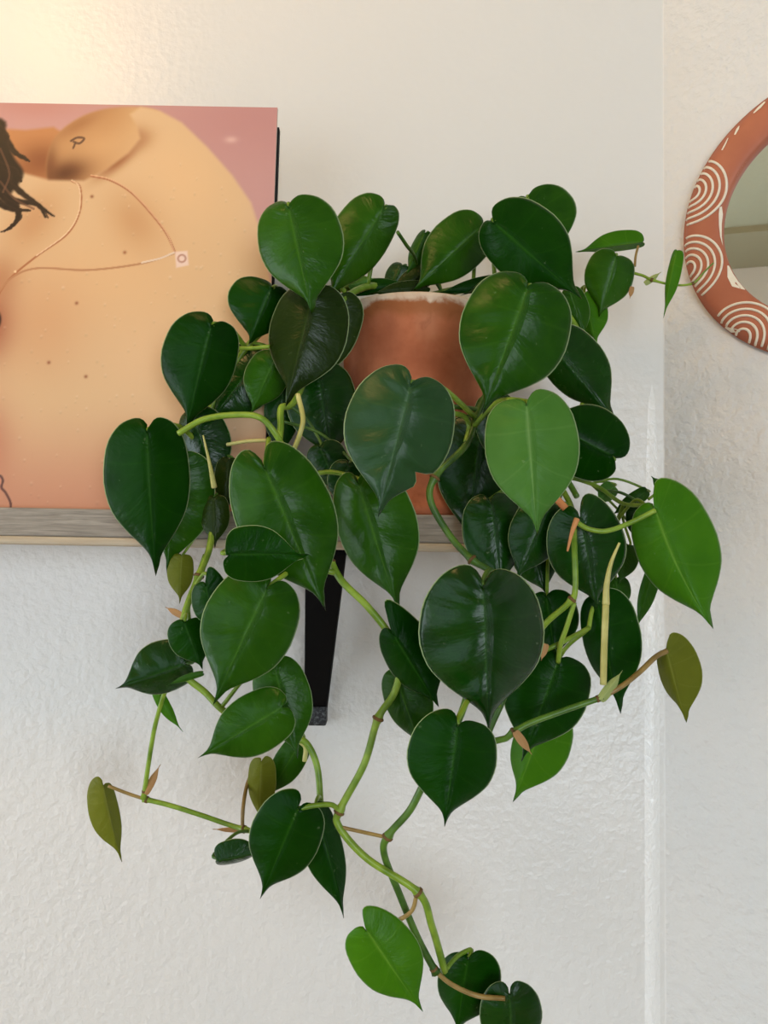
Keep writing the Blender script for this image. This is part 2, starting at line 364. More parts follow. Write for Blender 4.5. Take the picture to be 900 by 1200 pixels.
def paint_print(X, Y):
    col = np.zeros(X.shape + (3,))
    def over(mask, c):
        nonlocal col
        c = np.array(c, float) if not isinstance(c, np.ndarray) else c
        col = col * (1 - mask[..., None]) + c * mask[..., None]
    g = lambda cx, cy, sx, sy, rot=0: np.exp(-((((X - cx) * math.cos(rot) + (Y - cy) * math.sin(rot)) / sx) ** 2 + ((-(X - cx) * math.sin(rot) + (Y - cy) * math.cos(rot)) / sy) ** 2))
    over(np.ones(X.shape), (200, 150, 144)); over(.6 * g(290, 130, 120, 60), (190, 132, 128)); over(.5 * g(40, 120, 60, 18), (190, 122, 112)); over(.7 * g(268, 163, 7, 4), (232, 190, 180))
    arm = soft(X, Y, [(-170, 152), (0, 150), (30, 152), (62, 148), (95, 170), (80, 230), (-170, 240)], 3)
    over(arm, (196, 132, 84)); over(arm * .7 * g(50, 190, 28, 22), (120, 62, 36)); over(arm * .6 * g(20, 205, 30, 12), (150, 86, 50))
    body = crom([(-170, 190), (0, 195), (25, 205), (60, 214), (100, 215), (125, 200), (150, 178), (165, 160), (178, 150), (150, 135), (120, 128), (140, 124), (180, 127), (210, 142), (240, 172), (270, 207), (292, 240), (305, 280), (315, 330), (336, 420)], 6)
    shoulder = soft(X, Y, [tuple(p) for p in crom([(58, 215), (56, 190), (62, 165), (78, 146), (105, 130), (140, 123), (180, 127), (200, 150), (180, 170), (140, 200), (100, 216)], 6)], 2.5)
    over(shoulder, (196, 144, 96)); over(shoulder * .8 * g(120, 172, 36, 20, -.5), (214, 164, 114)); over(shoulder * .95 * g(78, 205, 26, 15, -.3), (92, 48, 28)); over(shoulder * .7 * g(60, 195, 9, 26), (110, 60, 36)); over(shoulder * .6 * g(90, 145, 32, 9, -.55), (156, 98, 60)); over(shoulder * .9 * sstep(118, 175, X + (Y - 150) * .3), (220, 176, 128))
    poly = [tuple(p) for p in body] + [(336, 620), (-170, 620)]
    bk = soft(X, Y, [(-170, 190), (0, 195), (25, 203), (60, 213), (100, 214), (125, 200), (150, 180), (163, 162), (158, 145), (150, 132), (162, 123), (185, 128), (210, 142), (240, 172), (270, 207), (292, 240), (305, 280), (315, 330), (336, 420), (336, 620), (-170, 620)], 3)
    over(bk, (220, 182, 139))
    over(bk * .75 * g(215, 210, 70, 50, .8), (232, 188, 140)); over(bk * .6 * g(150, 330, 120, 70), (230, 182, 132)); over(bk * .85 * g(138, 190, 30, 8, -.72), (150, 86, 50)); over(bk * .6 * g(160, 160, 16, 14), (168, 108, 68))
    over(bk * .45 * g(160, 262, 26, 38, -.6), (188, 128, 80)); over(bk * .6 * g(45, 262, 24, 40, .6), (192, 134, 88)); over(bk * .4 * g(60, 385, 50, 60), (206, 142, 98))
    over(bk * .8 * g(0, 385, 26, 40), (150, 74, 50)); over(bk * .5 * g(10, 330, 22, 26), (170, 104, 66))
    over(bk * .55 * sstep(460, 600, Y), (188, 112, 92)); over(bk * .6 * g(0, 520, 30, 50), (176, 96, 74)); over(bk * .4 * g(190, 430, 60, 60), (238, 192, 148))
    over(bk * .35 * g(302, 280, 18, 60), (226, 184, 150))
    # wet sheen and droplets
    for i in range(300):
        cx, cy, s = rng.uniform(-160, 320), rng.uniform(150, 590), rng.uniform(.7, 1.7)
        k = (np.abs(X[0] - cx) < 8).nonzero()[0]; j = (np.abs(Y[:, 0] - cy) < 8).nonzero()[0]
        if len(k) and len(j):
            sl = (slice(j[0], j[-1] + 1), slice(k[0], k[-1] + 1))
            m = bk[sl] * rng.uniform(.08, .38) * np.exp(-((X[sl] - cx) ** 2 + (Y[sl] - cy) ** 2) / (s * s))
            col[sl] = col[sl] * (1 - m[..., None]) + np.array((246, 222, 190)) * m[..., None]
            m = bk[sl] * .25 * np.exp(-((X[sl] - cx) ** 2 + (Y[sl] - cy - 2) ** 2) / (s * s)); col[sl] *= (1 - m[..., None] * .2)
    for cx, cy in ((110, 233), (98, 360), (70, 429), (112, 445), (150, 300)): over(.8 * g(cx, cy, 1.8, 1.8), (130, 66, 40))
    line = lambda pts, wd, c, a=1: over(a * sstep(wd, wd * .45, seg_dist(X, Y, [tuple(p) for p in crom(pts, 8)])), c)
    # hair
    over(soft(X, Y, [tuple(p) for p in crom([(-170, 130), (-10, 135), (6, 160), (18, 185), (30, 205), (20, 225), (8, 235), (-40, 240), (-170, 260)], 6)], 3), (26, 16, 14))
    for pts in ([(0, 150), (18, 178), (36, 190)], [(5, 200), (25, 225), (45, 240), (66, 256)], [(0, 225), (22, 238), (48, 243), (58, 258)], [(10, 235), (26, 250), (24, 265), (12, 275)], [(0, 190), (22, 205), (28, 215)], [(-5, 236), (18, 248), (40, 250)]):
        cp = [tuple(p) for p in crom(pts, 8)]; m = len(cp)
        for a in range(0, m - 1, 3): line([cp[a], cp[min(a + 2, m - 1)], cp[min(a + 3, m - 1)]], 5.2 * (1 - a / m) + .9, (30, 18, 14), .95)
        off = [(x + 4 * math.sin(i * .5 + x), y - 4 + 5 * i / m) for i, (x, y) in enumerate(cp)]; line(off[:: 3], 1.3, (44, 28, 22), .8)
    for pts in ([(2, 175), (14, 205), (8, 228)], [(4, 215), (22, 236), (44, 248)]): line(pts, 1.8, (110, 74, 56), .7)
    over(sstep(16, 12, np.hypot(X - 0, (Y - 380) * .9)), (34, 18, 14))
    # fine chains and the square pendant
    line([(108, 208), (130, 213), (155, 228), (180, 255), (197, 278), (207, 300)], 1.7, (170, 96, 58)); line([(108, 207), (130, 212), (155, 227), (180, 254), (197, 277), (206, 299)], 1.0, (240, 200, 160), .7)
    line([(86, 214), (96, 222), (97, 250), (84, 278), (50, 305), (20, 333), (4, 362)], 1.6, (176, 110, 70)); line([(86, 213), (95, 222), (96, 250), (83, 277), (50, 304)], .9, (244, 214, 176), .8)
    line([(6, 352), (24, 330), (52, 319), (110, 321), (170, 313), (206, 301)], 1.6, (188, 132, 92)); line([(170, 312), (190, 307), (206, 300)], 1.5, (240, 220, 200), .8)
    over(soft(X, Y, [(207, 299), (221, 298), (223, 315), (209, 318)], 1.5), (238, 206, 188)); over(sstep(6, 4.6, np.hypot(X - 215, Y - 307)) * sstep(2.6, 3.8, np.hypot(X - 215, Y - 307)), (190, 140, 120)); over(sstep(2, 1, np.hypot(X - 27, Y - 323)), (240, 206, 160))
    # small tattoos
    line([(83, 165), (90, 161), (98, 162), (93, 168), (86, 166)], 1.8, (84, 54, 44), .8); line([(88, 168), (86, 174)], 1.6, (84, 54, 44), .8)
    line([(10, 548), (12, 556), (14, 566)], 1.8, (96, 58, 54), .7)
    line([(2, 562), (8, 558), (14, 561), (22, 557), (26, 562), (25, 570), (30, 576), (36, 588), (35, 600)], 1.8, (80, 50, 48), .8); line([(2, 562), (0, 570), (6, 576), (10, 588), (10, 600)], 1.8, (80, 50, 48), .8)
    over(.7 * sstep(3.2, 2.2, np.hypot(X - 16, Y - 573)) * sstep(1.2, 2, np.hypot(X - 16, Y - 573)), (80, 50, 48))
    return col
def build_print():
    YB, YT = .597, .618
    br, tr = P(312, 602, YB), P(321.5, 126, YT)
    xr = (br.x + tr.x) / 2; zb = ST; zt = tr.z; Hh = math.hypot(zt - zb, YT - YB); Wd = Hh
    upv = Vector((0, YT - YB, zt - zb)).normalized(); nv = Vector((0, -upv.z, upv.y))
    base = Vector((xr, YB, zb)); root = thing('art_print', 'square photo print of a bare back with fine necklaces leaning on the shelf', 'print', base - Vector((Wd / 2, 0, 0)))
    nx, ny = 460, 460
    xs = np.linspace(-Wd, 0, nx); ys = np.linspace(0, Hh, ny)
    # picture coordinates of every grid point, as the print is drawn
    U = 321 + xs / Wd * 474; Vv = 597 - ys / Hh * 474
    XX, YY = np.meshgrid(U, Vv)
    sh_ = (YY - 126) / 470 * 9.5                       # the drawing follows the sleeve's own edges
    colr = paint_print(XX - sh_ + (321 - XX) * 0, YY + (XX - 321) * .0156)
    cl = np.clip(colr, 0, 255) / 255; cl = np.where(cl <= .04045, cl / 12.92, ((cl + .055) / 1.055) ** 2.4)
    Pn = np.array(base)[None, None] + xs[None, :, None] * np.array((1, 0, 0)) + ys[:, None, None] * np.array(upv) - np.array(ORG[root])
    me = bpy.data.meshes.new('photo_face'); me.vertices.add(nx * ny); me.vertices.foreach_set('co', Pn.reshape(-1).astype(np.float32))
    idx = np.arange(nx * ny).reshape(ny, nx); q = np.stack([idx[:-1, :-1], idx[:-1, 1:], idx[1:, 1:], idx[1:, :-1]], -1).reshape(-1)
    nf = (nx - 1) * (ny - 1); me.loops.add(nf * 4); me.polygons.add(nf); me.loops.foreach_set('vertex_index', q.astype(np.int32))
    me.polygons.foreach_set('loop_start', np.arange(0, nf * 4, 4, dtype=np.int32)); me.update(calc_edges=True)
    a = me.color_attributes.new('print', 'FLOAT_COLOR', 'POINT'); a.data.foreach_set('color', np.concatenate([cl, np.ones(cl.shape[:2] + (1,))], -1).reshape(-1).astype(np.float32))
    t = NT('printed_photo'); at = t.n('ShaderNodeAttribute', attribute_name='print'); t.pr(at.outputs['Color'], .45, .3)
    link('photo_face', me, t.m, root, ORG[root])
    # stiff card behind the printed face
    def slab(x0, x1, y0, y1, d0, d1):
        c = []
        for d in (d0, d1):
            for x, y in ((x0, y0), (x1, y0), (x1, y1), (x0, y1)): c.append(base + Vector((x, 0, 0)) + upv * y - nv * d)
        return hexa(c)
    mk('card', *slab(-Wd, 0, 0.0, Hh, .0002, .003), M['cardback'], root)
    b = thing('black_board', 'thin black board standing behind the photo print, its edge showing', 'board', base + Vector((-Wd / 2, .012, 0)))
    mk('panel', *slab(-Wd + .004, .0013, .001, Hh - .0145, .0045, .0105), M['card'], b)
    bevel(mk('back_brace', *slab(-Wd + .05, -.05, .03, .045, .0105, .0135), M['card'], b), .001)
build_print()

# ------------------------------------------------------------------ round mirror on the angled wall
MS, MZ = .1440, .2892
RO, RI, TH = .1250, .0912, .013
mc = Vector((CX, YW, 0)) + WU * MS + Vector((0, 0, CAMZ + MZ)) + Vector((0, 0, 0))
def MP(a, r, h): return mc + (WU * math.cos(a) + Vector((0, 0, 1)) * math.sin(a)) * r + WN * h
mir = thing('round_mirror', 'round mirror in a terracotta clay frame with cream rainbow lines', 'mirror', mc - Vector((0, 0, RO)))
t = NT('terracotta_clay_frame'); v = t.coord(); n1 = t.noise(v, 30, 4); n2 = t.noise(v, 150, 4)
t.bump(n2, .15, .001); M['clay'] = t.pr(t.mix(n1, lin(158, 88, 62), lin(186, 112, 82)), .5, .35)
t = NT('cream_slip'); M['cream'] = t.pr(t.mix(t.noise(t.coord(), 120, 3), lin(226, 214, 192), lin(240, 232, 214)), .6, .3)
t = NT('mirror_glass'); M['mirror'] = t.pr((.86, .88, .87, 1), .015, .5, 1.0)
def fh(r):                                            # height of the clay ring over the wall
    u = (r - RI) / (RO - RI); u = min(1, max(0, u)); return .0045 + TH * (max(0, 1 - abs(2 * u - .9) ** 2.6)) ** .5 * .62 if 0 < u < 1 else .002
rings = [(RI, .001), (RI, .006)] + [(RI + (RO - RI) * u, fh(RI + (RO - RI) * u)) for u in (.03, .08, .16, .28, .42, .56, .7, .82, .9, .96)] + [(RO, .004), (RO - .001, 0)]
V, Fc = [], []; NA = 128
for k in range(NA):
    for r, h in rings: V.append(MP(2 * math.pi * k / NA, r, h))
for k in range(NA):
    for i in range(len(rings) - 1):
        a, b = k * len(rings) + i, (k + 1) % NA * len(rings) + i; Fc.append((a, a + 1, b + 1, b))
fr = mk('frame', V, Fc, M['clay'], mir, smooth=True)
V = [MP(0, 0, .0035)] + [MP(2 * math.pi * k / 96, RI + .0005, .0035) for k in range(96)]
mk('glass', V, [(0, 1 + k, 1 + (k + 1) % 96) for k in range(96)], M['mirror'], mir)
def ang_of(px, py):                                   # angle and radius on the ring of a photo point
    pl = mc + WN * .012; d = P(px, py, 1.0) - CAM; tt = (pl - CAM).dot(WN) / d.dot(WN); q = CAM + d * tt - mc
    return math.atan2(q.z, q.dot(WU)), Vector((q.dot(WU), q.z)).length
def inlay(cx, cy, R, a0=0, a1=2 * math.pi, wd=.00115):
    run = []
    def flush():
        if len(run) > 3:
            path = [MP(a, r, fh(r) + .0001) for a, r in run]
            V, Fc = tube(path, [wd] * len(path), 6); mk('inlay_line', V, Fc, M['cream'], fr, smooth=True)
        run.clear()
    for k in range(73):
        a = a0 + (a1 - a0) * k / 72; x, y = cx + R * math.cos(a), cy + R * math.sin(a); r = math.hypot(x, y)
        if RI + .0018 < r < RO - .0012: run.append((math.atan2(y, x), r))
        else: flush()
    flush()
def rainbow(ang, rad, n, r0=None):
    r0 = r0 or RO - .002
    for k in range(n):
        s = ang - math.pi / 2                          # start the sweep outside the ring so each arc is one run
        inlay(r0 * math.cos(ang), r0 * math.sin(ang), rad - k * .0056, ang, ang + 2 * math.pi)
a1_, _ = ang_of(806, 224); a2_, _ = ang_of(800, 316); a3_, _ = ang_of(866, 398)
rainbow(a1_, .0290, 5); rainbow(a2_, .0285, 5); rainbow(a3_, .0290, 5)
st = a3_ - a2_
for k in (1, 2, 3): rainbow(a3_ + st * k * 1.02, .0295, 5)
def smear(pts, seed):
    rr = random.Random(seed); A = []
    for i, (px, py, wd) in enumerate(pts):
        a, r = ang_of(px, py); A.append((a, r, wd))
    V, Fc = [], []
    for i in range(len(A)):
        a, r, wd = A[i]; j = min(i, len(A) - 2); a_, r_, _ = A[j + 1]; a0_, r0_, _ = A[j]
        d = Vector((math.cos(a_) * r_ - math.cos(a0_) * r0_, math.sin(a_) * r_ - math.sin(a0_) * r0_)).normalized(); nn = Vector((-d.y, d.x))
        c = Vector((math.cos(a) * r, math.sin(a) * r))
        for s in (-1, 1):
            q = c + nn * s * wd * rr.uniform(.6, 1.3); ra = q.length; an = math.atan2(q.y, q.x)
            ra = max(ra, RI + .0006)
            V.append(MP(an, ra, fh(ra) + .0004))
    Fc = [(2 * i, 2 * i + 1, 2 * i + 3, 2 * i + 2) for i in range(len(A) - 1)]
    mk('paint_smear', V, Fc, M['cream'], fr)
smear([(844, 242, .001), (847, 250, .003), (846, 262, .0028), (848, 275, .003), (849, 286, .0012)], 1)
smear([(864, 208, .0012), (869, 200, .003), (876, 193, .0035), (882, 186, .0012)], 2)
smear([(853, 310, .001), (857, 322, .004), (862, 331, .004), (873, 338, .001)], 3)
smear([(861, 158, .001), (864, 151, .0016), (866, 147, .0006)], 4)
smear([(883, 132, .0006), (890, 125, .0014), (896, 118, .0008)], 5)
smear([(846, 176, .0006), (850, 168, .0009), (853, 161, .0005)], 6)
smear([(848, 381, .0008), (856, 385, .0018), (867, 387, .001)], 7)

# ------------------------------------------------------------------ the plant: pot
PX = P(486, 470, .638).x; PY = .638
RIMZ_W = P(478, 343, PY - .06).z; BASEZ = ST
RIMZ = RIMZ_W - BASEZ
plant = thing('trailing_houseplant', 'heart-leaved trailing houseplant in a terracotta pot on the shelf', 'potted plant', Vector((PX, PY, BASEZ)))
H = RIMZ; RR, RB = .0640, .0475
def rad(z): return RB + (RR - RB) * (z / H) ** .9
prof = [(0.0001, BASEZ), (RB + .0015, BASEZ), (RB + .0028, BASEZ + .002), (RB + .0028, BASEZ + .0085), (RB + .0008, BASEZ + .0100)]
for k in range(1, 12):
    z = .0100 + (H - .0035 - .01) * k / 11; prof.append((rad(z), BASEZ + z))
prof += [(RR + .0002, BASEZ + H - .001), (RR - .001, BASEZ + H), (RR - .005, BASEZ + H), (RR - .0062, BASEZ + H - .002), (RR - .0075, BASEZ + H - .03), (RR - .009, BASEZ + H - .05)]
mk('pot', *lathe(prof, PX, PY, 72), pot_mat(), plant, origin=Vector((PX, PY, BASEZ)), smooth=True)
V, Fc = [Vector((PX, PY, BASEZ + H - .012))], []
for j in range(1, 9):
    for k in range(40):
        a = 2 * math.pi * k / 40; r = (RR - .0072) * j / 8
        V.append(Vector((PX + r * math.cos(a), PY + r * math.sin(a), BASEZ + H - .014 + random.uniform(-.0015, .002))))
Fc = [(0, 1 + k, 1 + (k + 1) % 40) for k in range(40)]
for j in range(7):
    for k in range(40):
        a = 1 + j * 40 + k; b = 1 + j * 40 + (k + 1) % 40; Fc.append((a, a + 40, b + 40, b))
mk('soil', V, Fc, M['soil'], plant, smooth=True)

# ------------------------------------------------------------------ stems
VINE = []                                             # sampled stem points for leaf stalks to join
def stem(pts, wpx=7, mat='g', nodes=(), join=True, name='stem', taper=1.0):
    """pts: (px, py, depth). wpx: thickness in photo pixels at that depth."""
    W3 = [P(*p) for p in pts]; path = crom(W3, 8); n = len(path); deps = path[:, 1]
    if join: VINE.extend([Vector(p) for p in path])
    rd = []
    for i in range(n):
        f = 1 + (taper - 1) * i / (n - 1); r = wpx / 2 * pxm(pts[0][2] if abs(deps[i]) < .1 else deps[i]) * f
        x, y = proj(path[i])
        for nx_, ny_ in nodes:
            r *= 1 + .45 * math.exp(-((x - nx_) ** 2 + (y - ny_) ** 2) / 18)
        rd.append(r)
    o = mk(name, *tube(path, rd, 8), SM[mat], plant, origin=W3[0], smooth=True)
    for nx_, ny_ in nodes:                                # thin brown scar ring at a joint
        i = min(range(1, n - 1), key=lambda q: (proj(path[q])[0] - nx_) ** 2 + (proj(path[q])[1] - ny_) ** 2)
        c, d = Vector(path[i]), (Vector(path[i + 1]) - Vector(path[i - 1])).normalized()
        mk('node_ring', *tube([c - d * .0011, c - d * .0005, c + d * .0005, c + d * .0011], [rd[i] * .98, rd[i] * 1.13, rd[i] * 1.13, rd[i] * .98], 8), SM['s'], o, smooth=True)
    return o

soil = (478, 352, .642)
stem([(470, 352, .64), (440, 335, .61), (402, 352, .578), (372, 410, .572), (345, 470, .562), (330, 478, .556), (329, 500, .55), (328, 535, .54), (345, 600, .53), (380, 645, .52), (400, 680, .51), (430, 710, .505), (457, 745, .505), (468, 780, .51), (462, 812, .512), (443, 842, .512), (427, 895, .512), (399, 948, .512), (397, 968, .512), (430, 1006, .51), (490, 1046, .507), (506, 1085, .512), (521, 1138, .525)], 8.5, 'g', [(443, 842), (398, 950), (490, 1046), (392, 657)])
stem([(466, 352, .645), (425, 336, .62), (360, 352, .597), (300, 395, .59), (262, 450, .592), (240, 500, .592), (236, 560, .588), (248, 604, .572), (246, 640, .56), (233, 675, .55), (216, 720, .54), (210, 760, .54), (216, 790, .54), (240, 811, .54), (262, 833, .535), (300, 858, .545), (345, 866, .55), (360, 872, .55), (372, 900, .548), (376, 948, .545)], 8, 'g', [(233, 675), (346, 866)])
stem([(486, 352, .64), (548, 338, .612), (588, 356, .578), (590, 420, .566), (562, 478, .552), (547, 520, .546), (512, 556, .542), (504, 585, .54), (526, 626, .538), (553, 656, .53), (576, 672, .525), (604, 720, .51), (596, 800, .5), (572, 862, .5), (590, 866, .498), (602, 858, .497), (622, 847, .497), (660, 833, .497), (706, 817, .497)], 9, 'd', [(510, 560), (553, 656), (602, 858), (706, 817)], taper=.8)
stem([(490, 350, .645), (590, 332, .622), (655, 356, .61), (690, 430, .598), (668, 520, .582), (655, 560, .562), (670, 596, .53), (673, 640, .504), (674, 690, .5), (667, 706, .5), (640, 730, .505), (618, 760, .52)], 7, 'g', [(674, 604), (671, 704)])
stem([(496, 350, .65), (600, 334, .64), (668, 356, .632), (682, 338, .625), (690, 334, .62), (722, 318, .62), (750, 322, .615), (764, 328, .61), (790, 334, .605), (812, 332, .6), (824, 320, .598), (836, 308, .596)], 5.2, 'g', [(764, 328), (812, 332)], taper=.35)
stem([(576, 672, .528), (545, 740, .52), (548, 810, .512), (525, 870, .505), (498, 916, .505), (480, 950, .507), (456, 978, .508), (450, 1000, .512), (469, 1050, .518), (490, 1100, .52), (511, 1140, .522)], 8.5, 'd', [(455, 980), (511, 1140)])
stem([(215, 790, .545), (196, 806, .55), (185, 838, .56), (178, 870, .568), (168, 936, .575)], 5.5, 'g', [(169, 935)])
stem([(127, 921, .578), (150, 930, .578), (168, 936, .577)], 4, 'n', join=False)
stem([(168, 936, .577), (200, 944, .575), (235, 955, .572), (270, 967, .568), (296, 974, .56), (330, 978, .545), (376, 950, .545)], 6, 'g', [(169, 936), (286, 972)])
stem([(690, 736, .53), (660, 752, .515), (628, 768, .515), (600, 790, .51)], 6, 'g')
stem([(655, 562, .575), (668, 560, .58), (690, 566, .58), (705, 573, .575), (730, 590, .565), (758, 592, .55)], 5, 'g')
stem([(640, 540, .585), (655, 550, .582), (668, 568, .578), (676, 582, .57)], 7, 'd')
# visible leaf stalks and sheaths
pet = lambda *a, **k: stem(*a, join=False, name='petiole', **k)
pet([(209, 508, .532), (240, 491, .528), (280, 486, .524), (306, 490, .52), (324, 510, .522), (334, 530, .53)], 7.5, 'g')
pet([(349, 462, .53), (355, 490, .525), (351, 510, .525), (344, 528, .53)], 6, 'p')
pet([(266, 521, .578), (290, 517, .572), (314, 516, .562)], 4.5, 'p')
pet([(315, 514, .556), (312, 535, .535), (310, 551, .5)], 6, 'g')
pet([(278, 408, .57), (296, 408, .566), (316, 406, .562)], 5, 'g')
pet([(530, 484, .54), (544, 488, .545), (550, 500, .548), (546, 518, .546)], 6.5, 'g')
pet([(528, 476, .54), (545, 478, .546), (562, 480, .552)], 6, 'd')
pet([(466, 272, .562), (476, 287, .58), (487, 304, .61), (490, 340, .64)], 4.5, 'd')
pet([(398, 950, .512), (388, 943, .508), (368, 944, .504), (349, 948, .502)], 6, 'g')
pet([(398, 969, .512), (420, 974, .512), (452, 981, .509)], 4.5, 'n')
pet([(488, 1050, .507), (482, 1068, .510), (462, 1081, .515), (436, 1092, .510)], 5, 'n')
pet([(510, 1138, .522), (530, 1154, .524), (560, 1167, .526), (592, 1170, .524)], 5.5, 'n')
pet([(676, 612, .504), (690, 620, .502), (712, 622, .502), (740, 612, .505), (768, 598, .503)], 6, 'g')
pet([(673, 706, .5), (664, 735, .504), (657, 755, .508), (654, 776, .515)], 6, 'g')
pet([(706, 817, .497), (730, 803, .498), (750, 787, .505), (768, 770, .515), (781, 763, .52)], 6.5, 'n')
pet([(284, 972, .565), (285, 945, .568), (291, 915, .582), (304, 893, .576)], 4.5, 'n')
pet([(744, 312, .618), (745, 300, .62), (748, 288, .62)], 3, 'n')
pet([(350, 868, .55), (358, 876, .552), (357, 892, .553)], 5.5, 'p')
pet([(222, 728, .545), (221, 712, .548), (226, 690, .552), (240, 650, .56)], 4.5, 'g')
pet([(757, 592, .55), (745, 586, .56), (728, 604, .565), (722, 615, .57)], 4, 'g')
pet([(760, 585, .56), (776, 573, .565), (784, 566, .566)], 3.5, 'g')
stem([(707, 802, .497), (708, 760, .494), (710, 708, .49)], 8, 'p', join=False, name='sheath')
stem([(710, 708, .49), (711, 685, .489), (716, 660, .488), (726, 636, .488)], 9, 'p', join=False, name='sheath', taper=.3)
stem([(676, 608, .502), (670, 625, .5), (665, 646, .5)], 7, 'r', join=False, name='sheath', taper=.35)
stem([(646, 574, .52), (653, 585, .518), (663, 596, .516)], 9, 'r', join=False, name='sheath')

stem([(251, 571, .54), (246, 545, .532), (238, 510, .53)], 7, 'p', join=False, name='sheath', taper=.25)

# ------------------------------------------------------------------ leaves
NS, NR = 30, 8
def leaf(n, tp, wl, wr, Y, mat='m', lob=.10, lob2=None, dy=None, roll=0.0, cup=.5, fold=.10, quilt=.6, bend=0.0, tilt=None, stalk=True, bite=None, name='leaf', broad=.27):
    """n: notch pixel, tp: tip pixel, wl/wr: half widths in pixels (left/right with the tip down), Y: depth of the notch."""
    nx_, ny_ = n; tx, ty = tp; L = math.hypot(tx - nx_, ty - ny_); dx, dyy = (tx - nx_) / L, (ty - ny_) / L
    rr = random.Random(int(nx_ * 7 + ny_ * 13 + tx))
    k = pxm(Y)
    if dy is None: dy = rr.uniform(-.10, .18)
    Nw = P(nx_, ny_, Y); Tw = P(tx, ty, Y + dy * L * k)
    Ym = Y + dy * L * k * .3; mx_, my_ = nx_ + dx * L * .3, ny_ + dyy * L * .3; Mw = P(mx_, my_, Ym)
    W = max(wl, wr) * k * 1.04
    def side(wd, sgn, rl):
        off = math.sqrt(max(0, W * W - (wd * k) ** 2)) * .75 + rl
        return P(mx_ + sgn * -dyy * wd, my_ + sgn * dx * wd, Ym + off) - Mw
    SL, SR = side(wl, 1, roll * W), side(wr, -1, -roll * W)
    A = Tw - Nw
    nrm = SL.cross(A).normalized()
    if nrm.dot(CAM - Nw) < 0: nrm = -nrm
    lob2 = lob if lob2 is None else lob2
    verts = [Nw]; att = [(0, 0, 0)]; ids = {}
    ph = rr.uniform(0, 6)
    bvec = (SR - SL).normalized() * bend * L * k
    rows = NS
    def outline(lb):
        b = broad
        lb = lb * 1.2; c = [(0, 0), (.035, -.5 * lb), (.17, -.97 * lb), (.38, -1.0 * lb), (.66, -.55 * lb), (.90, .25 * b), (1.0, b), (.98, b + .14), (.86, b + .28), (.62, b + .40), (.345, b + .50), (.135, .85), (.045, .925), (0, 1)]
        pts = crom([(p[0], p[1]) for p in c], 12); d = np.r_[0, np.cumsum(np.hypot(*np.diff(pts, axis=0).T))]
        u = np.linspace(0, d[-1], rows + 1); return np.stack([np.interp(u, d, pts[:, 0]), np.interp(u, d, pts[:, 1])], 1)
    OL, OR = outline(lob), outline(lob2)
    Wm = (SL.length + SR.length) / 2
    def place(x, y, sgn, t, r):
        S = SL if sgn > 0 else SR
        z = fold * r * Wm * .9 - cup * r * r * Wm * .42 - .022 * Wm * math.exp(-(r / .12) ** 2)
        z += quilt * Wm * .055 * (abs(math.sin(math.pi * (t * 5.0 + .3))) - .5) * (4 * r * (1 - r)) ** .8
        z += Wm * .03 * math.sin(9 * t + ph + sgn) * r ** 3
        z -= L * k * .10 * cup * max(0, y) ** 2
        return Nw + A * y + S * x + nrm * z + bvec * (max(0, y) ** 2 - max(0, y))
    def vid(sg, i, j):
        if i == 0: return 0
        if i == rows: key = ('tip',)
        elif j == 0: key = ('mid', i)
        else: key = (sg, i, j)
        if key in ids: return ids[key]
        t = i / rows; m = t ** 2.0; O = (OL if sg > 0 else OR)[i]; r = j / NR if i < rows else 0
        r = 1 - (1 - r) ** 1.25
        ox, oy = O
        if bite and bite[0] == sg and abs(t - bite[1]) < bite[2]:
            ox_ = 1 - bite[3] * (1 - abs(t - bite[1]) / bite[2]); ox, oy = ox * ox_, m + (oy - m) * ox_
        if i == rows: x, y = 0, 1
        else:
            x, y = ox * r, m + (oy - m) * r
            y += (.10 * m * (1 - m)) * math.sin(math.pi * r)          # side veins arch towards the tip
        ids[key] = len(verts); verts.append(place(x, y, sg, t, r)); att.append((t, r, sg)); return ids[key]
    faces = []
    for sg in (1, -1):
        for i in range(rows):
            for j in range(NR):
                q = [vid(sg, i, j), vid(sg, i, j + 1), vid(sg, i + 1, j + 1), vid(sg, i + 1, j)]
                if sg < 0: q.reverse()
                u = [];  [u.append(a) for a in q if a not in u]
                if len(u) >= 3: faces.append(tuple(u))
    o = mk(name, verts, faces, LM[mat], plant, origin=Nw, smooth=True)
    a = o.data.attributes.new('leafuv', 'FLOAT_VECTOR', 'POINT'); a.data.foreach_set('vector', np.array(att, np.float32).reshape(-1))
    if mat in 'oty': o['label'] = {'o': 'young olive-green translucent leaf', 't': 'dry tan papery bract', 'y': 'pale green papery sheath'}[mat]
    f0 = o.data.polygons[len(faces) // 4]
    if f0.normal.dot(CAM - Nw) < 0: o.data.flip_normals()
    sm = o.modifiers.new('thickness', 'SOLIDIFY'); sm.thickness = .0004; sm.offset = -1
    if stalk and VINE:
        best = min(VINE, key=lambda p: (p - Nw).length + max(0, (Nw.y + .004) - p.y) * 3 + max(0, Nw.z - p.z) * .4)
        D = (best - Nw).length
        if .004 < D < .14:
            mid = Nw * .55 + best * .45 + Vector((0, min(.012, D * .2), min(.012, D * .18)))
            p1 = Nw + nrm * -.004 - A.normalized() * .004 + Vector((0, .003, 0))
            path = crom([Nw - A.normalized() * .001 - nrm * .0016, p1, mid, best], 6)
            mk('petiole', *tube(path, [min(.0017, .0007 + W * .028) * (1 + .2 * i / len(path)) for i in range(len(path))], 6), SM['d' if mat in 'dk' else 'g'], o, origin=Nw, smooth=True)
    return o

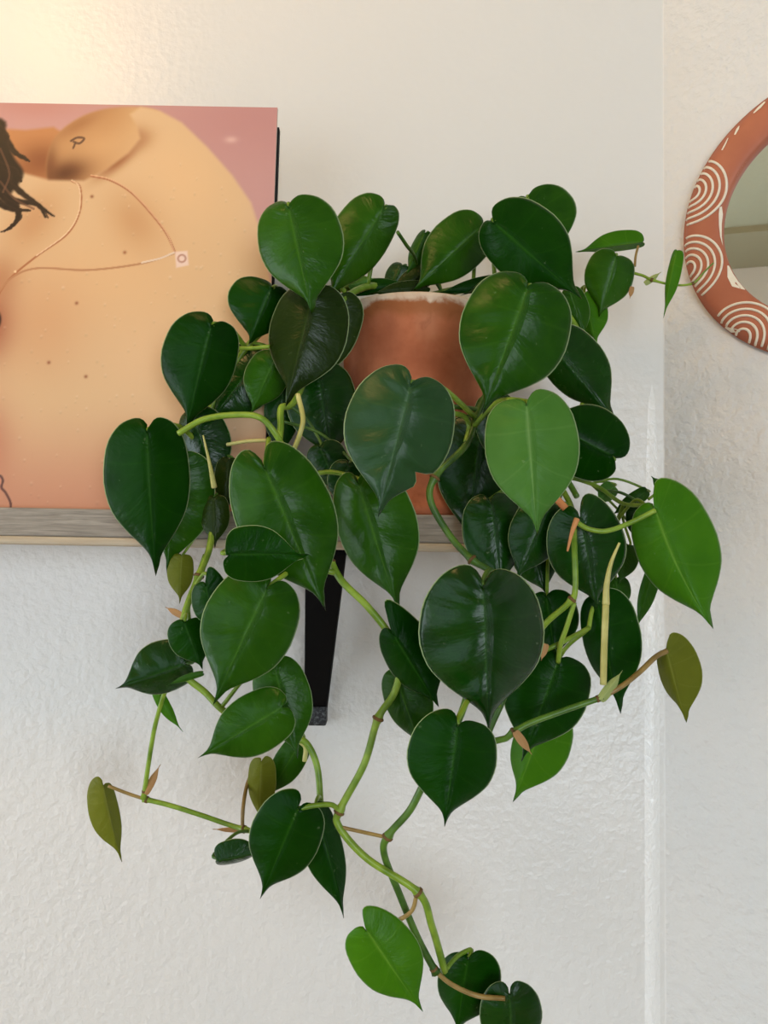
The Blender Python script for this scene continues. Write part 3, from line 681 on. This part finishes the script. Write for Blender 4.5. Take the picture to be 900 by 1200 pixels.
# top of the pot
leaf((338, 244), (362, 367), 46, 54, .528, 'm', .09, .10, stalk=True, quilt=.35)
leaf((449, 244), (382, 350), 43, 28, .562, 'm', .08, quilt=.9, roll=-.1)
leaf((563, 266), (482, 339), 38, 30, .585, 'm', .08, quilt=.5)
leaf((497, 274), (474, 322), 9, 14, .61, 'm', .08)
leaf((470, 312), (452, 348), 14, 18, .615, 'd', .08)
leaf((500, 318), (455, 346), 14, 10, .612, 'k', .08)
leaf((410, 334), (440, 326), 7, 8, .60, 'g', .05)
leaf((612, 322), (540, 344), 12, 10, .60, 'k', .06)
leaf((618, 236), (655, 300), 30, 46, .60, 'm', .12, quilt=.3)
leaf((580, 262), (680, 352), 40, 52, .535, 'h', .08, .10, quilt=.3, dy=-.1)
leaf((618, 337), (564, 484), 64, 66, .492, 'm', .08, .08, quilt=.9, dy=.04)
leaf((722, 301), (702, 371), 31, 27, .60, 'm', .09, .05, quilt=.2, stalk=True)
leaf((751, 284), (674, 293), 18, 6, .62, 'b', .05, .05, quilt=.2, stalk=False)
leaf((793, 294), (775, 371), 6, 10, .60, 'b', .02, .02, quilt=.2, stalk=False)
leaf((685, 346), (698, 404), 17, 22, .612, 'b', .08)
leaf((668, 342), (686, 396), 14, 16, .602, 'm', .08)
leaf((645, 403), (719, 494), 30, 42, .574, 'd', .08, dy=.05, quilt=.4)
leaf((716, 533), (628, 485), 48, 42, .556, 'h', .14, .12, dy=.02, quilt=.4)
leaf((617, 475), (628, 628), 54, 58, .468, 'g', .06, .11, quilt=.7, dy=-.08)
leaf((481, 452), (441, 605), 68, 62, .458, 'w', .12, .09, quilt=1.5, dy=-.02, bite=(-1, .70, .05, .30), roll=.02)
leaf((420, 568), (464, 719), 43, 52, .522, 'm', .10, quilt=.9, dy=-.06)
leaf((311, 551), (379, 717), 60, 58, .492, 'm', .15, .14, quilt=1.0, dy=-.02)
leaf((269, 650), (362, 651), 28, 38, .468, 'h', .06, .04, quilt=.4, dy=.04, fold=.25, cup=.2)
leaf((414, 340), (478, 330), 9, 10, .606, 'h', .05, stalk=False)
leaf((598, 326), (508, 342), 9, 9, .603, 'h', .05, stalk=False)
leaf((500, 336), (432, 342), 10, 9, .604, 'k', .05, stalk=False)
# left side
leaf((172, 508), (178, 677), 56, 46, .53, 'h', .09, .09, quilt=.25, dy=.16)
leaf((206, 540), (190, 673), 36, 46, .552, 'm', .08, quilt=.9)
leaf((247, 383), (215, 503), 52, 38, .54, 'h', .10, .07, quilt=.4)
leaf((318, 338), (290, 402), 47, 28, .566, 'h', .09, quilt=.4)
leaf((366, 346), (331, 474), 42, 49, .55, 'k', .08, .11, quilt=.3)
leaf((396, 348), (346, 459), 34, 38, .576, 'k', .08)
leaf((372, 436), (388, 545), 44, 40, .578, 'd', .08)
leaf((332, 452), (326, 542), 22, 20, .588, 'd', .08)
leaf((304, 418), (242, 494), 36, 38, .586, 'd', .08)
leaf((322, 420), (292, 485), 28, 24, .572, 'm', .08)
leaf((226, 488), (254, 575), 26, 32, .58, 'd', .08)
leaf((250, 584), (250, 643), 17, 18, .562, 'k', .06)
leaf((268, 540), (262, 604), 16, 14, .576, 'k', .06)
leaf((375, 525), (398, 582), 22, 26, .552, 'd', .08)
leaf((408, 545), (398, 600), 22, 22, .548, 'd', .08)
# right centre, in the shade of the upper leaves
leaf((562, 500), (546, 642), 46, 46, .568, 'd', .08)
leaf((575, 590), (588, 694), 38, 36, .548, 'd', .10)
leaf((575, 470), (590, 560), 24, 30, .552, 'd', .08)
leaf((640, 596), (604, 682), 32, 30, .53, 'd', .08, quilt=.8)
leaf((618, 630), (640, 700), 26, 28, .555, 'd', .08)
leaf((680, 608), (700, 716), 46, 48, .512, 'd', .13, .20, quilt=.5, stalk=False)
leaf((768, 598), (833, 740), 42, 57, .503, 'b', .07, .17, quilt=.2, bend=.13, stalk=False, dy=-.04)
leaf((700, 708), (723, 839), 27, 42, .53, 'h', .07, .10, quilt=.2, dy=.02)
leaf((781, 763), (801, 849), 17, 33, .52, 'o', .02, .17, quilt=.3, stalk=False)
leaf((768, 662), (744, 741), 10, 11, .585, 'm', .03)
leaf((757, 576), (716, 604), 9, 9, .58, 'm', .05)
leaf((748, 592), (752, 640), 16, 14, .57, 'd', .06)
leaf((783, 574), (764, 557), 5, 8, .566, 'm', .05, stalk=False)
leaf((719, 570), (700, 590), 12, 10, .578, 'g', .05)
leaf((736, 640), (724, 684), 12, 16, .56, 'm', .05)
leaf((640, 700), (650, 776), 26, 34, .545, 'h', .08)
leaf((722, 680), (726, 720), 14, 16, .56, 'm', .08)
leaf((654, 775), (611, 894), 50, 50, .515, 'h', .09, .06, quilt=.4, stalk=False)
leaf((638, 838), (597, 941), 28, 40, .535, 'b', .08, quilt=.2, bend=-.06)
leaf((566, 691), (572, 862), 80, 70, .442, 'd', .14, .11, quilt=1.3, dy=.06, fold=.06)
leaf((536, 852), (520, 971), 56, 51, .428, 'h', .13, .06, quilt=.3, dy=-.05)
leaf((462, 746), (512, 832), 28, 38, .495, 'h', .12, .34, quilt=.6)
leaf((464, 792), (492, 884), 24, 32, .514, 'm', .08, quilt=.5)
# lower left
leaf((312, 691), (246, 827), 58, 52, .482, 'm', .14, .10, quilt=1.0, dy=-.05)
leaf((330, 829), (229, 889), 36, 36, .49, 'm', .07, .05, quilt=1.0, stalk=False)
leaf((322, 784), (347, 891), 34, 34, .508, 'm', .08, .10, quilt=.7)
leaf((216, 778), (133, 807), 37, 25, .53, 'd', .06, quilt=1.0)
leaf((216, 730), (236, 786), 27, 22, .518, 'h', .08, .03)
leaf((241, 687), (252, 748), 22, 26, .505, 'h', .08, .28)
leaf((213, 652), (209, 708), 17, 14, .565, 'o', .04)
leaf((182, 806), (213, 859), 8, 7, .556, 'b', .04, bend=.12, stalk=False)
leaf((237, 789), (193, 804), 4, 4, .515, 'm', .03, stalk=False, bend=.1)
leaf((121, 921), (140, 1013), 25, 11, .578, 'o', .10, .02, quilt=.3, stalk=False, bend=.02)
leaf((306, 893), (302, 967), 16, 18, .571, 'o', .05, .07, stalk=False)
leaf((351, 872), (310, 938), 18, 18, .582, 'm', .06)
leaf((349, 948), (302, 1057), 44, 40, .50, 'h', .12, .07, quilt=.6, stalk=False)
leaf((370, 950), (401, 1080), 30, 19, .522, 'h', .06, bend=-.05)
leaf((256, 1009), (312, 1000), 9, 21, .532, 'd', .06, stalk=True)
leaf((430, 1091), (495, 1191), 41, 41, .504, 'b', .06, .16, quilt=.4, stalk=False)
leaf((548, 1125), (532, 1216), 33, 42, .535, 'h', .05, .10, quilt=.4)
leaf((597, 1166), (602, 1252), 37, 37, .524, 'd', .13, .13, quilt=.9, stalk=False)
# pale sheath and dry papery bracts at the nodes
br = dict(name='bract', stalk=False, quilt=.2)
leaf((704, 820), (731, 786), 7, 6, .494, 'y', .02, **br)
leaf((756, 332), (776, 318), 4, 3, .61, 'y', .02, **br)
leaf((214, 722), (193, 711), 4, 4, .538, 't', .02, **br)
leaf((170, 930), (188, 896), 5, 4, .572, 't', .02, **br)
leaf((284, 973), (248, 972), 3, 3, .566, 't', .02, **br)
leaf((604, 858), (624, 886), 5, 5, .492, 't', .02, **br)
leaf((640, 755), (634, 775), 5, 4, .50, 't', .02, **br)
leaf((741, 336), (738, 350), 3, 3, .61, 't', .02, **br)
